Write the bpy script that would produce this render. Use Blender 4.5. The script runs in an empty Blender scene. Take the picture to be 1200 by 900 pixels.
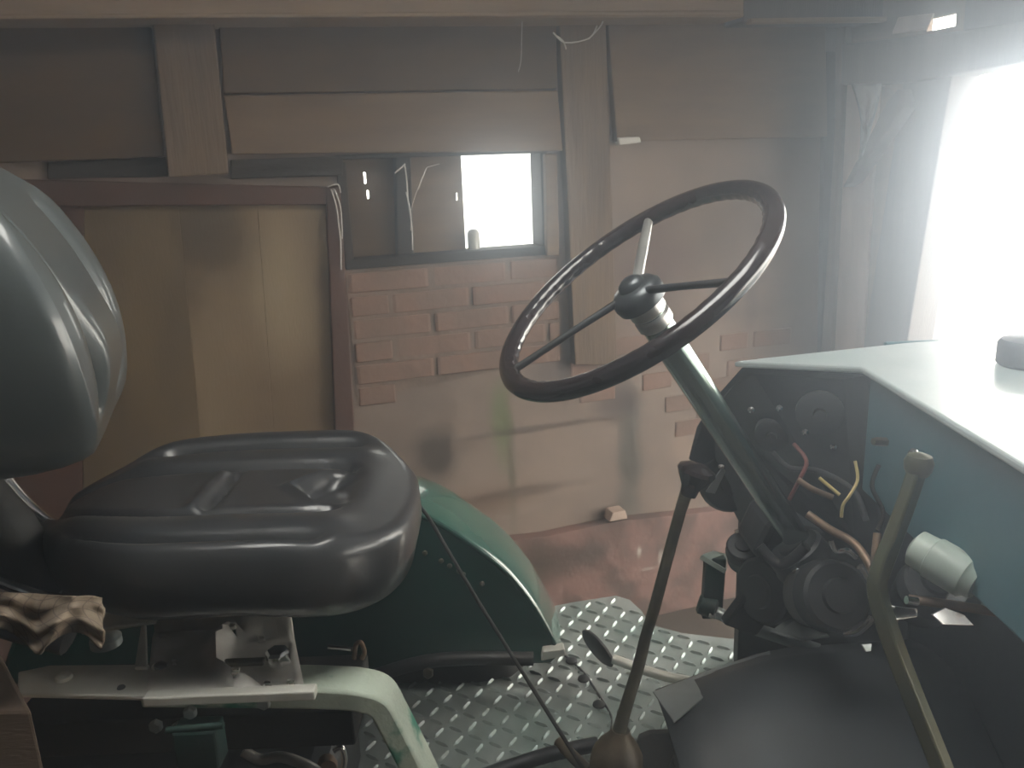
import bpy, bmesh, math, random
from mathutils import Vector, Matrix, Euler, noise
rnd = random.Random(7)
SC = bpy.context.scene
COL = SC.collection

# ------------------------------------------------------------------ camera, sky, exposure
PITCH, ROLL, CZ, FPX = 15.0, -2.3, 1.55, 950.0
cam = bpy.data.cameras.new('camera'); cam.lens = FPX / 1200 * 36; cam.sensor_width = 36
cam.clip_start = 0.02; cam.dof.use_dof = False
CAM = bpy.data.objects.new('camera', cam); COL.objects.link(CAM)
RM = Matrix.Rotation(math.radians(90 - PITCH), 4, 'X') @ Matrix.Rotation(math.radians(ROLL), 4, 'Z')
CAM.matrix_world = Matrix.Translation((0, 0, CZ)) @ RM
SC.camera = CAM
SKY = 6.5
w = bpy.data.worlds.new('sky'); SC.world = w; w.use_nodes = True
bg = w.node_tree.nodes['Background']; bg.inputs[0].default_value = (.95, .98, .97, 1); bg.inputs[1].default_value = SKY
SC.view_settings.view_transform = 'Standard'; SC.view_settings.look = 'None'
SC.view_settings.gamma = 1; SC.view_settings.exposure = 1.15; SC.view_settings.use_curve_mapping = False
GLARE_DENSITY = 0.30  # density of the scatter volume added for lens glare

# ------------------------------------------------------------------ measuring helpers
def ray(px, py):
    return (RM.to_3x3() @ Vector(((px - 600) / FPX, -(py - 450) / FPX, -1)))
C0 = Vector((0, 0, CZ))
def PY(px, py, y): d = ray(px, py); return C0 + d * (y / d.y)
def PZ(px, py, z): d = ray(px, py); return C0 + d * ((z - CZ) / d.z)
def PX(px, py, x): d = ray(px, py); return C0 + d * (x / d.x)
AL = math.radians(18.5)
U = Vector((math.cos(AL), math.sin(AL), 0)); N = Vector((math.sin(AL), -math.cos(AL), 0))
P0 = Vector((-.25, 2.35, 0))
def WP(s, z, t=0): return P0 + U * s + N * t + Vector((0, 0, z))
def Wsz(px, py, t=0):
    d = ray(px, py); o = P0 + N * t
    p = C0 + d * ((o - C0).dot(N) / d.dot(N)); return (p - P0).dot(U), p.z
SCN = Wsz(985, 200)[0]
K0 = P0 + U * SCN
def GP(t, z, o=0): return K0 + N * t - U * o + Vector((0, 0, z))
def Gtz(px, py, o=0):
    d = ray(px, py); q = K0 - U * o
    p = C0 + d * ((q - C0).dot(U) / d.dot(U)); return (p - K0).dot(N), p.z

# ------------------------------------------------------------------ materials
def mat(name, col, rough=.6, metal=0, col2=None, nscale=8, stretch=(1, 1, 1), bump=0, bscale=60, thr=(.35, .65), spec=None, coat=0, space='Object'):
    m = bpy.data.materials.new(name); m.use_nodes = True
    nt = m.node_tree; b = nt.nodes['Principled BSDF']
    b.inputs['Base Color'].default_value = (*col, 1); b.inputs['Roughness'].default_value = rough
    b.inputs['Metallic'].default_value = metal
    if spec is not None: b.inputs['Specular IOR Level'].default_value = spec
    if coat: b.inputs['Coat Weight'].default_value = coat; b.inputs['Coat Roughness'].default_value = .08
    tc = nt.nodes.new('ShaderNodeTexCoord'); mp = nt.nodes.new('ShaderNodeMapping'); mp.inputs['Scale'].default_value = stretch
    if space == 'World':
        g = nt.nodes.new('ShaderNodeNewGeometry'); nt.links.new(g.outputs['Position'], mp.inputs[0])
    else: nt.links.new(tc.outputs['Object'], mp.inputs[0])
    m['_m'] = 1
    if col2:
        n = nt.nodes.new('ShaderNodeTexNoise'); n.inputs['Scale'].default_value = nscale; n.inputs['Detail'].default_value = 6; n.inputs['Roughness'].default_value = .6
        nt.links.new(mp.outputs[0], n.inputs['Vector'])
        r = nt.nodes.new('ShaderNodeMapRange'); r.inputs[1].default_value = thr[0]; r.inputs[2].default_value = thr[1]
        nt.links.new(n.outputs[0], r.inputs[0])
        x = nt.nodes.new('ShaderNodeMix'); x.data_type = 'RGBA'; x.name = 'basemix'
        x.inputs[6].default_value = (*col, 1); x.inputs[7].default_value = (*col2, 1)
        nt.links.new(r.outputs[0], x.inputs[0]); nt.links.new(x.outputs[2], b.inputs['Base Color'])
    if bump:
        n2 = nt.nodes.new('ShaderNodeTexNoise'); n2.inputs['Scale'].default_value = bscale; n2.inputs['Detail'].default_value = 5
        nt.links.new(mp.outputs[0], n2.inputs['Vector'])
        bp = nt.nodes.new('ShaderNodeBump'); bp.inputs['Strength'].default_value = bump; bp.inputs['Distance'].default_value = .004
        nt.links.new(n2.outputs[0], bp.inputs['Height']); nt.links.new(bp.outputs[0], b.inputs['Normal'])
    return m
def stains(m, blobs):
    """real stains with a place of their own: (centre, (rx, ry, rz), colour, strength)"""
    nt = m.node_tree; b = nt.nodes['Principled BSDF']
    g = nt.nodes.new('ShaderNodeNewGeometry')
    nz = nt.nodes.new('ShaderNodeTexNoise'); nz.inputs['Scale'].default_value = 7; nz.inputs['Detail'].default_value = 5
    nt.links.new(g.outputs['Position'], nz.inputs['Vector'])
    src = b.inputs['Base Color'].links[0].from_socket
    for c, r, col, k in blobs:
        sub = nt.nodes.new('ShaderNodeVectorMath'); sub.operation = 'SUBTRACT'; sub.inputs[1].default_value = c
        nt.links.new(g.outputs['Position'], sub.inputs[0])
        mp = nt.nodes.new('ShaderNodeMapping'); mp.vector_type = 'POINT'
        mp.inputs['Rotation'].default_value = (0, 0, -AL); nt.links.new(sub.outputs[0], mp.inputs[0])
        dv = nt.nodes.new('ShaderNodeVectorMath'); dv.operation = 'DIVIDE'; dv.inputs[1].default_value = r
        nt.links.new(mp.outputs[0], dv.inputs[0])
        ln = nt.nodes.new('ShaderNodeVectorMath'); ln.operation = 'LENGTH'; nt.links.new(dv.outputs[0], ln.inputs[0])
        ad = nt.nodes.new('ShaderNodeMath'); ad.operation = 'MULTIPLY_ADD'; ad.inputs[1].default_value = 1.6
        nt.links.new(nz.outputs[0], ad.inputs[0]); nt.links.new(ln.outputs[1], ad.inputs[2])
        mr = nt.nodes.new('ShaderNodeMapRange'); mr.inputs[1].default_value = 1.2; mr.inputs[2].default_value = 2.0
        mr.inputs[3].default_value = k; mr.inputs[4].default_value = 0
        nt.links.new(ad.outputs[0], mr.inputs[0])
        x = nt.nodes.new('ShaderNodeMix'); x.data_type = 'RGBA'; x.inputs[7].default_value = (*col, 1)
        nt.links.new(mr.outputs[0], x.inputs[0]); nt.links.new(src, x.inputs[6]); src = x.outputs[2]
    nt.links.new(src, b.inputs['Base Color'])

M = {}
M['plaster'] = mat('clay_plaster', (.33, .26, .22), .9, col2=(.20, .16, .14), nscale=2.2, bump=.5, bscale=14, space='World')
M['plinth'] = mat('painted_plinth', (.27, .165, .145), .85, col2=(.15, .105, .092), nscale=9, bump=.8, bscale=30, thr=(.42, .6), space='World')
M['brick'] = mat('old_brick', (.30, .19, .15), .9, col2=(.22, .155, .125), nscale=9, bump=.6, bscale=40, space='World')
M['mortar'] = mat('mortar', (.27, .20, .165), .95, col2=(.16, .13, .11), nscale=12, bump=.6, bscale=50, space='World')
M['post'] = mat('weathered_post_wood', (.22, .155, .105), .8, col2=(.14, .10, .075), nscale=6, stretch=(6, 6, .6), bump=.5, bscale=18)
M['board'] = mat('brown_board', (.14, .088, .048), .75, col2=(.085, .055, .036), nscale=3, stretch=(1.2, 1.2, 4), bump=.3, bscale=16)
M['board_light'] = mat('pale_board', (.22, .15, .095), .75, col2=(.15, .10, .068), nscale=4, stretch=(1, 1, 5), bump=.3, bscale=16)
M['beam'] = mat('pale_beam_wood', (.42, .30, .20), .8, col2=(.30, .22, .15), nscale=4, stretch=(.6, .6, 6), bump=.4, bscale=20)
M['darkwood'] = mat('dark_wood', (.055, .042, .036), .85, col2=(.035, .028, .025), nscale=5, stretch=(1, 1, 4), bump=.4)
M['redwood'] = mat('red_brown_painted_wood', (.125, .062, .045), .7, col2=(.085, .048, .037), nscale=7, bump=.3)
M['doorpanel'] = mat('ochre_plywood', (.30, .225, .145), .7, col2=(.24, .17, .105), nscale=3, stretch=(3, 3, .7), bump=.2, space='World')
M['doordark'] = mat('brown_plywood', (.20, .145, .085), .7, col2=(.13, .093, .057), nscale=3, stretch=(3, 3, .7), bump=.2, space='World')
M['pinkwood'] = mat('pinkish_plank', (.62, .48, .41), .8, col2=(.48, .37, .31), nscale=4, stretch=(4, 4, .6), bump=.4)
M['bluewood'] = mat('grey_oak_post', (.16, .14, .13), .85, col2=(.11, .10, .10), nscale=5, stretch=(5, 5, .5), bump=.5)
M['floor'] = mat('earth_floor', (.12, .095, .075), .95, col2=(.07, .058, .05), nscale=3, bump=.6, bscale=20)
M['yard'] = mat('yard_gravel', (.45, .43, .40), .95, col2=(.36, .34, .31), nscale=4, bump=.4, bscale=40)
M['vinyl'] = mat('black_vinyl', (.028, .03, .033), .34, coat=.3, col2=(.04, .04, .042), nscale=14, bump=.06, bscale=260)
M['vinylgrey'] = mat('grey_vinyl', (.06,.07,.072), .36, coat=.6, col2=(.075,.085,.085), nscale=6, bump=.05, bscale=260)  # lighter grey than the seat vinyl
M['green'] = mat('dark_green_enamel', (.014, .058, .048), .25, col2=(.02, .07, .06), nscale=6, coat=.5)
M['greenworn'] = mat('worn_pale_green_paint', (.50, .57, .48), .45, col2=(.05, .26, .18), nscale=14, thr=(.53, .62), bump=.3, bscale=120)
M['greencrown'] = mat('crown_green_enamel', (.03, .10, .08), .2, col2=(.06, .14, .11), nscale=5, coat=1)  # lighter green than the fender side
M['darkgreen'] = mat('grimy_green_paint', (.02, .07, .06), .5, col2=(.03, .035, .03), nscale=8, bump=.3, bscale=50)
M['hoodlit'] = mat('lit_bonnet_top', (.42, .50, .50), .35, col2=(.55, .60, .60), nscale=6, coat=.3)  # pale colour stands in for sky light on the teal bonnet's top
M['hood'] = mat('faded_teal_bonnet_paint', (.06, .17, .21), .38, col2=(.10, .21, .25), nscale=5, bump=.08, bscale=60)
M['steel'] = mat('bright_steel', (.66, .65, .62), .34, .75, col2=(.45, .44, .42), nscale=9, bump=.08)
M['slidesteel'] = mat('satin_slide_steel', (.78, .75, .70), .42, .2, col2=(.58, .56, .52), nscale=9)
M['tread'] = mat('tread_plate_aluminium', (.52, .55, .54), .5, .5, col2=(.30, .38, .36), nscale=4, bump=.1, bscale=90)
M['zinc'] = mat('zinc_slide_rail', (.75, .74, .68), .45, .3, col2=(.62, .61, .55), nscale=12)
M['brass'] = mat('worn_bronze_lever', (.26, .24, .18), .35, .7, col2=(.13, .13, .11), nscale=20, bump=.15)
M['leverpaint'] = mat('olive_lever_paint', (.085, .095, .06), .35, .4, col2=(.13, .115, .065), nscale=18, bump=.15)
M['iron'] = mat('black_iron', (.045, .05, .056), .5, .4, col2=(.06, .058, .056), nscale=12, bump=.3, bscale=50)
M['bakelite'] = mat('black_bakelite', (.018, .014, .016), .2, col2=(.035, .022, .022), nscale=10, coat=.4)
M['column'] = mat('green_steel_column', (.16, .23, .21), .2, .8, coat=.6, col2=(.20, .24, .20), nscale=10)
M['chrome'] = mat('chrome', (.8, .8, .8), .12, 1)
M['sheet'] = mat('grey_sheet_metal', (.46, .50, .50), .42, .5, col2=(.34, .38, .38), nscale=6)
M['hub'] = mat('dull_hub_enamel', (.10, .11, .115), .3, .5, col2=(.06, .065, .07), nscale=30)
M['rubber'] = mat('black_rubber', (.02, .02, .02), .7, col2=(.035, .034, .03), nscale=8, bump=.3)
M['boot'] = mat('brown_dusty_boot', (.16, .125, .085), .5, .3, col2=(.06, .05, .04), nscale=12, bump=.3)
M['cloth'] = mat('checked_cotton', (.22, .18, .13), .95, bump=.2, bscale=200)
M['rust'] = mat('rusty_pipe', (.36, .25, .17), .5, .5, col2=(.22, .15, .11), nscale=20, bump=.2)
M['yellow'] = mat('yellow_wire', (.65, .52, .22), .5)
M['wirered'] = mat('dull_red_wire', (.22, .07, .06), .5)
M['cream'] = mat('cream_canister', (.50, .58, .52), .4, col2=(.40, .48, .44), nscale=6)
M['white'] = mat('web', (.75, .73, .70), .9)
M['crate'] = mat('raw_plank', (.26, .19, .14), .85, col2=(.19, .14, .10), nscale=5, stretch=(1, 1, 5), bump=.3)
M['glassgreen'] = mat('bottle_plastic', (.55, .55, .50), .3)
# checked cloth pattern
nt = M['cloth'].node_tree; b_ = nt.nodes['Principled BSDF']
tc = nt.nodes.new('ShaderNodeTexCoord'); br = nt.nodes.new('ShaderNodeTexBrick'); br.offset = 0
br.inputs['Color1'].default_value = (.25, .20, .145, 1); br.inputs['Color2'].default_value = (.22, .175, .13, 1); br.inputs['Mortar'].default_value = (.12, .085, .06, 1)
br.inputs['Scale'].default_value = 1; br.inputs['Mortar Size'].default_value = .0016; br.inputs['Brick Width'].default_value = .03; br.inputs['Row Height'].default_value = .03
nt.links.new(tc.outputs['UV'], br.inputs['Vector']); nt.links.new(br.outputs[0], b_.inputs['Base Color'])

stains(M['plaster'], [
    (WP(*Wsz(510, 535)), (.09, 1, .09), (.05, .045, .042), .75),
    (WP(*Wsz(440, 560)), (.20, 1, .05), (.10, .08, .065), .5),
    (WP(*Wsz(588, 500)), (.035, 1, .16), (.13, .20, .08), .6),
    (WP(*Wsz(600, 560)), (.02, 1, .2), (.11, .12, .08), .5),
    (WP(*Wsz(640, 500)), (.30, 1, .012), (.09, .07, .06), .6),
    (WP(*Wsz(738, 540)), (.05, 1, .28), (.11, .11, .10), .75),
    (WP(*Wsz(700, 430)), (.30, 1, .05), (.14, .12, .12), .5),
    (WP(*Wsz(830, 370)), (.25, 1, .03), (.13, .10, .10), .4),
    (WP(*Wsz(900, 250)), (.2, 1, .35), (.30, .24, .21), .5),
    (WP(*Wsz(560, 590)), (.25, 1, .06), (.20, .13, .09), .5),
    (WP(*Wsz(760, 330)), (.16, 1, .20), (.17, .12, .11), .7),
    (WP(*Wsz(720, 470)), (.10, 1, .06), (.10, .08, .08), .7),
    (WP(*Wsz(800, 520)), (.05, 1, .10), (.36, .27, .22), .6),
    (WP(*Wsz(620, 575)), (.30, 1, .02), (.12, .09, .075), .5),
    (WP(*Wsz(660, 400)), (.02, 1, .25), (.10, .09, .09), .6),
    (WP(*Wsz(880, 350)), (.03, 1, .12), (.14, .11, .12), .5)])
stains(M['plinth'], [
    (WP(*Wsz(615, 660)), (.12, 1, .10), (.10, .075, .06), .8),
    (WP(*Wsz(680, 640)), (.16, 1, .05), (.09, .07, .06), .6),
    (WP(*Wsz(742, 640)), (.012, 1, .03), (.6, .55, .5), .8),
    (WP(*Wsz(767, 650)), (.012, 1, .045), (.55, .5, .46), .7),
    (WP(*Wsz(752, 660)), (.03, 1, .006), (.55, .5, .46), .5)])
stains(M['doorpanel'], [
    (WP(*Wsz(160, 300)), (.30, 1, .14), (.10, .068, .042), .85),
    (WP(*Wsz(230, 262)), (.16, 1, .11), (.11, .078, .05), .9),
    (WP(*Wsz(350, 500)), (.20, 1, .22), (.17, .115, .07), .7),
    (WP(*Wsz(378, 330)), (.035, 1, .06), (.14, .09, .06), .6),
    (WP(*Wsz(330, 350)), (.10, 1, .2), (.40, .32, .21), .5)])

# ------------------------------------------------------------------ object helpers
ORG = {}
def link(name, verts, faces, m, parent=None, smooth=False, uv=None, pivot=None):
    verts = [Vector(v) for v in verts]
    lo = Vector([min(v[i] for v in verts) for i in range(3)]); hi = Vector([max(v[i] for v in verts) for i in range(3)])
    c = pivot if pivot is not None else (lo + hi) / 2
    me = bpy.data.meshes.new(name); me.from_pydata([v - c for v in verts], [], faces)
    bm = bmesh.new(); bm.from_mesh(me); bmesh.ops.recalc_face_normals(bm, faces=bm.faces); bm.to_mesh(me); bm.free()
    if m: me.materials.append(M[m])
    if smooth:
        for p in me.polygons: p.use_smooth = True
        me.set_sharp_from_angle(angle=math.radians(smooth if smooth is not True else 50))
    o = bpy.data.objects.new(name, me); COL.objects.link(o)
    ORG[o] = c
    if parent is not None:
        o.parent = parent; o.location = c - ORG[parent]
    else: o.location = c
    return o
def empty(name, loc, label, cat, group=None):
    o = bpy.data.objects.new(name, None); COL.objects.link(o); o.empty_display_size = .1
    o.location = loc; ORG[o] = Vector(loc); o['label'] = label; o['category'] = cat
    if group: o['group'] = group
    return o
def tag(o, label, cat=None, group=None):
    o['label'] = label
    if cat: o['category'] = cat
    if group: o['group'] = group
    return o
def structure(o): o['kind'] = 'structure'; return o
class MB:
    def __init__(s): s.v = []; s.f = []
    def add(s, v, f):
        k = len(s.v); s.v += [Vector(q) for q in v]; s.f += [[i + k for i in q] for q in f]; return s
    def obj(s, name, m, parent=None, smooth=False): return link(name, s.v, s.f, m, parent, smooth)
def bevel(o, w=.003, seg=2):
    md = o.modifiers.new('bevel', 'BEVEL'); md.width = w; md.segments = seg; md.limit_method = 'ANGLE'; md.angle_limit = math.radians(35)
    return o
def boxvf(c, size, R=None):
    c = Vector(c); v = []
    for x in (-.5, .5):
        for y in (-.5, .5):
            for z in (-.5, .5):
                p = Vector((x * size[0], y * size[1], z * size[2])); v.append(c + (R @ p if R else p))
    return v, [(0, 1, 3, 2), (4, 6, 7, 5), (0, 4, 5, 1), (2, 3, 7, 6), (0, 2, 6, 4), (1, 5, 7, 3)]
def box(name, c, size, m, parent=None, R=None, bev=.003):
    v, f = boxvf(c, size, R); o = link(name, v, f, m, parent)
    if bev: bevel(o, bev)
    return o
def prismvf(pts, off):
    n = len(pts); pts = [Vector(p) for p in pts]; off = Vector(off)
    v = pts + [p + off for p in pts]
    return v, [list(range(n)), list(range(2 * n - 1, n - 1, -1))] + [(i, (i + 1) % n, n + (i + 1) % n, n + i) for i in range(n)]
def prism(name, pts, off, m, parent=None, bev=.003):
    v, f = prismvf(pts, off); o = link(name, v, f, m, parent)
    if bev: bevel(o, bev)
    return o
def catmull(P, k=6):
    P = [Vector(p) for p in P]; out = []
    for i in range(len(P) - 1):
        a = P[max(i - 1, 0)]; b = P[i]; c = P[i + 1]; d = P[min(i + 2, len(P) - 1)]
        for j in range(k):
            t = j / k
            out.append(.5 * (2 * b + (c - a) * t + (2 * a - 5 * b + 4 * c - d) * t * t + (3 * b - a - 3 * c + d) * t ** 3))
    out.append(P[-1]); return out
def tubevf(P, r, seg=12, closed=False, k=6, spline=True, up=None, rect=None):
    """r: number or list per control point; rect=(w,h) gives a flat bar"""
    n0 = len(P); rs = r if isinstance(r, (list, tuple)) else [r] * n0
    if spline and n0 > 2:
        Q = catmull(P, k); RR = []
        for i in range(n0 - 1):
            for j in range(k): RR.append(rs[i] + (rs[i + 1] - rs[i]) * j / k)
        RR.append(rs[-1])
    else: Q = [Vector(p) for p in P]; RR = list(rs)
    v = []; f = []; n = len(Q); nrm = None
    for i, p in enumerate(Q):
        t = (Q[min(i + 1, n - 1)] - Q[max(i - 1, 0)]).normalized()
        if up is not None: nrm = (Vector(up) - t * Vector(up).dot(t)).normalized()
        elif nrm is None:
            a = Vector((0, 0, 1)) if abs(t.z) < .9 else Vector((1, 0, 0)); nrm = (a - t * a.dot(t)).normalized()
        else: nrm = (nrm - t * nrm.dot(t)).normalized()
        bn = t.cross(nrm)
        if rect:
            w, h = rect; s = RR[i]
            cs = [(-w / 2, -h / 2), (w / 2, -h / 2), (w / 2, h / 2), (-w / 2, h / 2)]
            v += [p + bn * (a * s) + nrm * (b * s) for a, b in cs]
        else: v += [p + (nrm * math.cos(2 * math.pi * q / seg) + bn * math.sin(2 * math.pi * q / seg)) * RR[i] for q in range(seg)]
    sg = 4 if rect else seg
    for i in range(n - 1):
        for q in range(sg): f.append((i * sg + q, i * sg + (q + 1) % sg, (i + 1) * sg + (q + 1) % sg, (i + 1) * sg + q))
    f.append(list(range(sg - 1, -1, -1))); f.append([(n - 1) * sg + q for q in range(sg)])
    return v, f
def tube(name, P, r, m, parent=None, seg=12, **kw):
    v, f = tubevf(P, r, seg, **kw)
    o = link(name, v, f, m, parent, smooth=50 if not kw.get('rect') else 35)
    if kw.get('rect'): bevel(o, .0025)
    return o
def frame_of(axis):
    a = Vector(axis).normalized(); h = Vector((0, 0, 1)) if abs(a.z) < .9 else Vector((1, 0, 0))
    e = (h - a * h.dot(a)).normalized(); return a, e, a.cross(e)
def lathevf(base, axis, prof, seg=24):
    a, e, g = frame_of(axis); base = Vector(base); v = []; f = []
    for h, r in prof:
        for q in range(seg):
            t = 2 * math.pi * q / seg; v.append(base + a * h + (e * math.cos(t) + g * math.sin(t)) * max(r, 1e-4))
    for i in range(len(prof) - 1):
        for q in range(seg): f.append((i * seg + q, i * seg + (q + 1) % seg, (i + 1) * seg + (q + 1) % seg, (i + 1) * seg + q))
    f.append(list(range(seg - 1, -1, -1))); f.append([(len(prof) - 1) * seg + q for q in range(seg)])
    return v, f
def lathe(name, base, axis, prof, m, parent=None, seg=24, smooth=40):
    v, f = lathevf(base, axis, prof, seg); return link(name, v, f, m, parent, smooth)
def bolt(name, base, axis, r, parent, m='steel', h=None):
    h = h or r * .9; v, f = lathevf(base, axis, [(0, r), (h * .8, r), (h, r * .8)], 6)
    return link(name, v, f, m, parent)
# pieces on the back wall given by their corners in wall coordinates
def wpoly(name, px, t1, th, m, parent=None, bev=.004):
    pts = [WP(*Wsz(x, y, t1), t1) for x, y in px]
    return prism(name, pts, -N * th, m, parent, bev)
def gpoly(name, px, o1, th, m, parent=None, bev=.004):
    pts = [GP(*Gtz(x, y, o1), o1) for x, y in px]
    return prism(name, pts, U * th, m, parent, bev)

# ------------------------------------------------------------------ the barn: shell
def slab_grid(name, fn, ss, zs, holes, th, m, off):
    """wall sheet with rectangular holes: ss, zs are break lines; fn(s,z)->front point; off = vector to back face"""
    mb = MB(); off = Vector(off)
    solid = lambda i, j: 0 <= i < len(ss) - 1 and 0 <= j < len(zs) - 1 and not any(a <= (ss[i] + ss[i + 1]) / 2 <= b and c <= (zs[j] + zs[j + 1]) / 2 <= d for a, b, c, d in holes)
    for i in range(len(ss) - 1):
        for j in range(len(zs) - 1):
            if not solid(i, j): continue
            a, b, c, d = fn(ss[i], zs[j]), fn(ss[i + 1], zs[j]), fn(ss[i + 1], zs[j + 1]), fn(ss[i], zs[j + 1])
            mb.add([a, b, c, d], [(0, 1, 2, 3)]); mb.add([p + off for p in (a, b, c, d)], [(3, 2, 1, 0)])
            if not solid(i - 1, j): mb.add([a, d, d + off, a + off], [(0, 1, 2, 3)])
            if not solid(i + 1, j): mb.add([b, c, c + off, b + off], [(0, 1, 2, 3)])
            if not solid(i, j - 1): mb.add([a, b, b + off, a + off], [(0, 1, 2, 3)])
            if not solid(i, j + 1): mb.add([d, c, c + off, d + off], [(0, 1, 2, 3)])
    return structure(mb.obj(name, m))
ZT = 2.45
SL, SR = -2.6, SCN
wa, wb = Wsz(403, 250)[0], Wsz(638, 250)[0]          # window opening along the wall
wz0, wz1 = Wsz(520, 305)[1], Wsz(520, 180)[1]
WT = .10
wall_back = slab_grid('wall_back', lambda s, z: WP(s, z, 0), sorted({SL, wa, wb, SR + .15}), [0, wz0, wz1, ZT], [(wa, wb, wz0, wz1)], .10, 'plaster', -N * .10)
floor = structure(link('floor', [WP(SL - .1, 0, -.16), WP(SR + 8, 0, -.16), WP(SR + 8, 0, 4.2), WP(SL - .1, 0, 4.2)] + [WP(SL - .1, -.1, -.16), WP(SR + 8, -.1, -.16), WP(SR + 8, -.1, 4.2), WP(SL - .1, -.1, 4.2)],
                       [(0, 1, 2, 3), (7, 6, 5, 4), (0, 4, 5, 1), (1, 5, 6, 2), (2, 6, 7, 3), (3, 7, 4, 0)], 'floor'))
ceiling = slab_grid('ceiling', lambda s, t: WP(s, ZT, t), [SL - .1, -.75, .15, SR + .15], [-.16, 1.3, 1.95, 4.2], [(-.75, .15, 1.3, 1.95)], .08, 'board', Vector((0, 0, .08)))  # roof opening added out of view to light the upward faces
v, f = prismvf([WP(SL, 0, 0), WP(SL, ZT, 0), WP(SL, ZT, 4.1), WP(SL, 0, 4.1)], -U * .1)
wall_left = structure(link('wall_left', v, f, 'plaster'))
v, f = prismvf([WP(SL, 0, 4.1), WP(SL, ZT, 4.1), WP(SR + .15, ZT, 4.1), WP(SR + .15, 0, 4.1)], N * .1)
wall_front = structure(link('wall_front', v, f, 'board'))
# gable wall on the right with the open gateway and the small gap above its head beam
d0 = Gtz(1066, 400, 0)[0]; dz = Gtz(1160, 78, 0)[1]
g0, gz0 = Gtz(1092, 36, 0); g1, gz1 = Gtz(1121, 15, 0)
D1 = 3.1
g0 -= .02
wall_right = slab_grid('wall_right', lambda t, z: GP(t, z, 0), sorted({0, d0, g0, g1, D1, 4.1}), sorted({0, dz, gz0, gz1, ZT}),
                       [(d0, D1, 0, dz), (g0, g1, gz0, gz1)], .022, 'board_light', U * .022)
yard = structure(link('ground_yard', [GP(-6, -.05, -.3), GP(12, -.05, -.3), GP(12, -.05, -14), GP(-6, -.05, -14)], [(0, 1, 2, 3)], 'yard'))

# ------------------------------------------------------------------ back wall joinery
B = wall_back
tb = .16
wpoly('beam', [(-300, 22), (872, 20), (872, -22), (-300, -26)], tb, .16, 'beam', B)
wpoly('beam', [(872, 26), (1046, 24), (1046, -22), (872, -24)], tb - .02, .14, 'bluewood', B)
wpoly('beam_edge', [(-300, 24), (868, 17), (868, 12), (-300, 18)], tb + .015, .03, 'beam', B)
wpoly('beam_edge', [(880, 27), (1044, 25), (1044, 19), (880, 21)], tb + .0, .03, 'beam', B)
wpoly('board_panel', [(-260, 200), (192, 184), (176, 20), (-260, 20)], .035, .03, 'board', B)
wpoly('board_panel', [(272, 181), (660, 177), (654, 106), (262, 112)], .035, .03, 'board_light', B)
wpoly('board_panel', [(262, 110), (654, 104), (652, 20), (256, 20)], .028, .03, 'board', B)
wpoly('board_panel', [(723, 166), (970, 160), (968, 22), (712, 24)], .04, .03, 'board_light', B)
wpoly('panel_edge', [(726, 170), (752, 167), (750, 160), (724, 161)], .046, .03, 'white', B)
wpoly('post', [(197, 208), (268, 204), (250, 16), (178, 16)], .075, .06, 'post', B)
wpoly('post', [(674, 428), (724, 428), (710, 20), (655, 20)], .04, .04, 'post', B)
wpoly('rail', [(270, 210), (402, 206), (402, 183), (270, 187)], .02, .05, 'darkwood', B)
wpoly('rail', [(55, 210), (197, 207), (195, 183), (55, 190)], .012, .03, 'darkwood', B)  # dark strip put in for the shade of the recess below the panel
wpoly('batten', [(641, 300), (656, 300), (653, 180), (639, 180)], .03, .04, 'board_light', B)
wpoly('batten', [(962, 420), (976, 420), (980, 60), (968, 60)], .02, .03, 'darkwood', B)
# plinth under the plaster
pts = [(480, 655), (560, 640), (640, 628), (720, 614), (800, 603), (870, 596), (905, 590)]
top = [Wsz(x, y + rnd.uniform(-3, 3), .045) for x, y in pts]
top = [(SL, top[0][1])] + top + [(SR, top[-1][1])]
P = [WP(s, z, .045) for s, z in top] + [WP(SR, 0, .045), WP(SL, 0, .045)]
prism('plinth', P, -N * .045, 'plinth', B)
wpoly('loose_stone', [(714, 612), (736, 608), (733, 598), (718, 601)], .06, .05, 'pinkwood', B)
# exposed bricks below the window, and a few by the steering column
bs0 = Wsz(412, 400)[0]; bs1 = Wsz(657, 400)[0]; bzt = wz0 - .012
bb = Wsz(412, 400)
v, f = boxvf((0, 0, 0), (1, 1, 1)); bme = None
def brick(s, z, wd, h, t, parent):
    global bme
    if bme is None:
        me = bpy.data.meshes.new('brick'); me.from_pydata(v, [], f); bm = bmesh.new(); bm.from_mesh(me)
        bmesh.ops.recalc_face_normals(bm, faces=bm.faces); bmesh.ops.bevel(bm, geom=bm.edges[:], offset=.04, segments=1, affect='EDGES'); bm.to_mesh(me); bm.free()
        me.materials.append(M['brick']); bme = me
    o = bpy.data.objects.new('brick', bme); COL.objects.link(o); o.parent = parent
    o.location = WP(s, z, t) - ORG[parent]; o.rotation_euler = (rnd.uniform(-.01, .01), rnd.uniform(-.012, .012), AL + rnd.uniform(-.01, .01)); o.scale = (wd, .06, h)
    return o
ch = .0665; row = 0
zlow = Wsz(415, 470)[1]
z = bzt - ch / 2
v1, f1 = prismvf([WP(bs0, bzt, .004), WP(bs0, zlow, .004), WP(bs1, zlow + .06, .004), WP(bs1, bzt, .004)], -N * .02)
bmo = link('mortar_bed', v1, f1, 'mortar', B)
while z > zlow - .02:
    s = bs0 - (.12 if row % 2 else 0.0)
    while s < bs1:
        a, b2 = max(s, bs0), min(s + .24, bs1)
        if b2 - a > .03 and z - ch / 2 > zlow - .03 + (a - bs0) * .12:
            brick((a + b2) / 2, z, b2 - a - .012, ch - .011, -.022 + rnd.uniform(-.004, .005), B)
        s += .24
    z -= ch; row += 1
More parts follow.
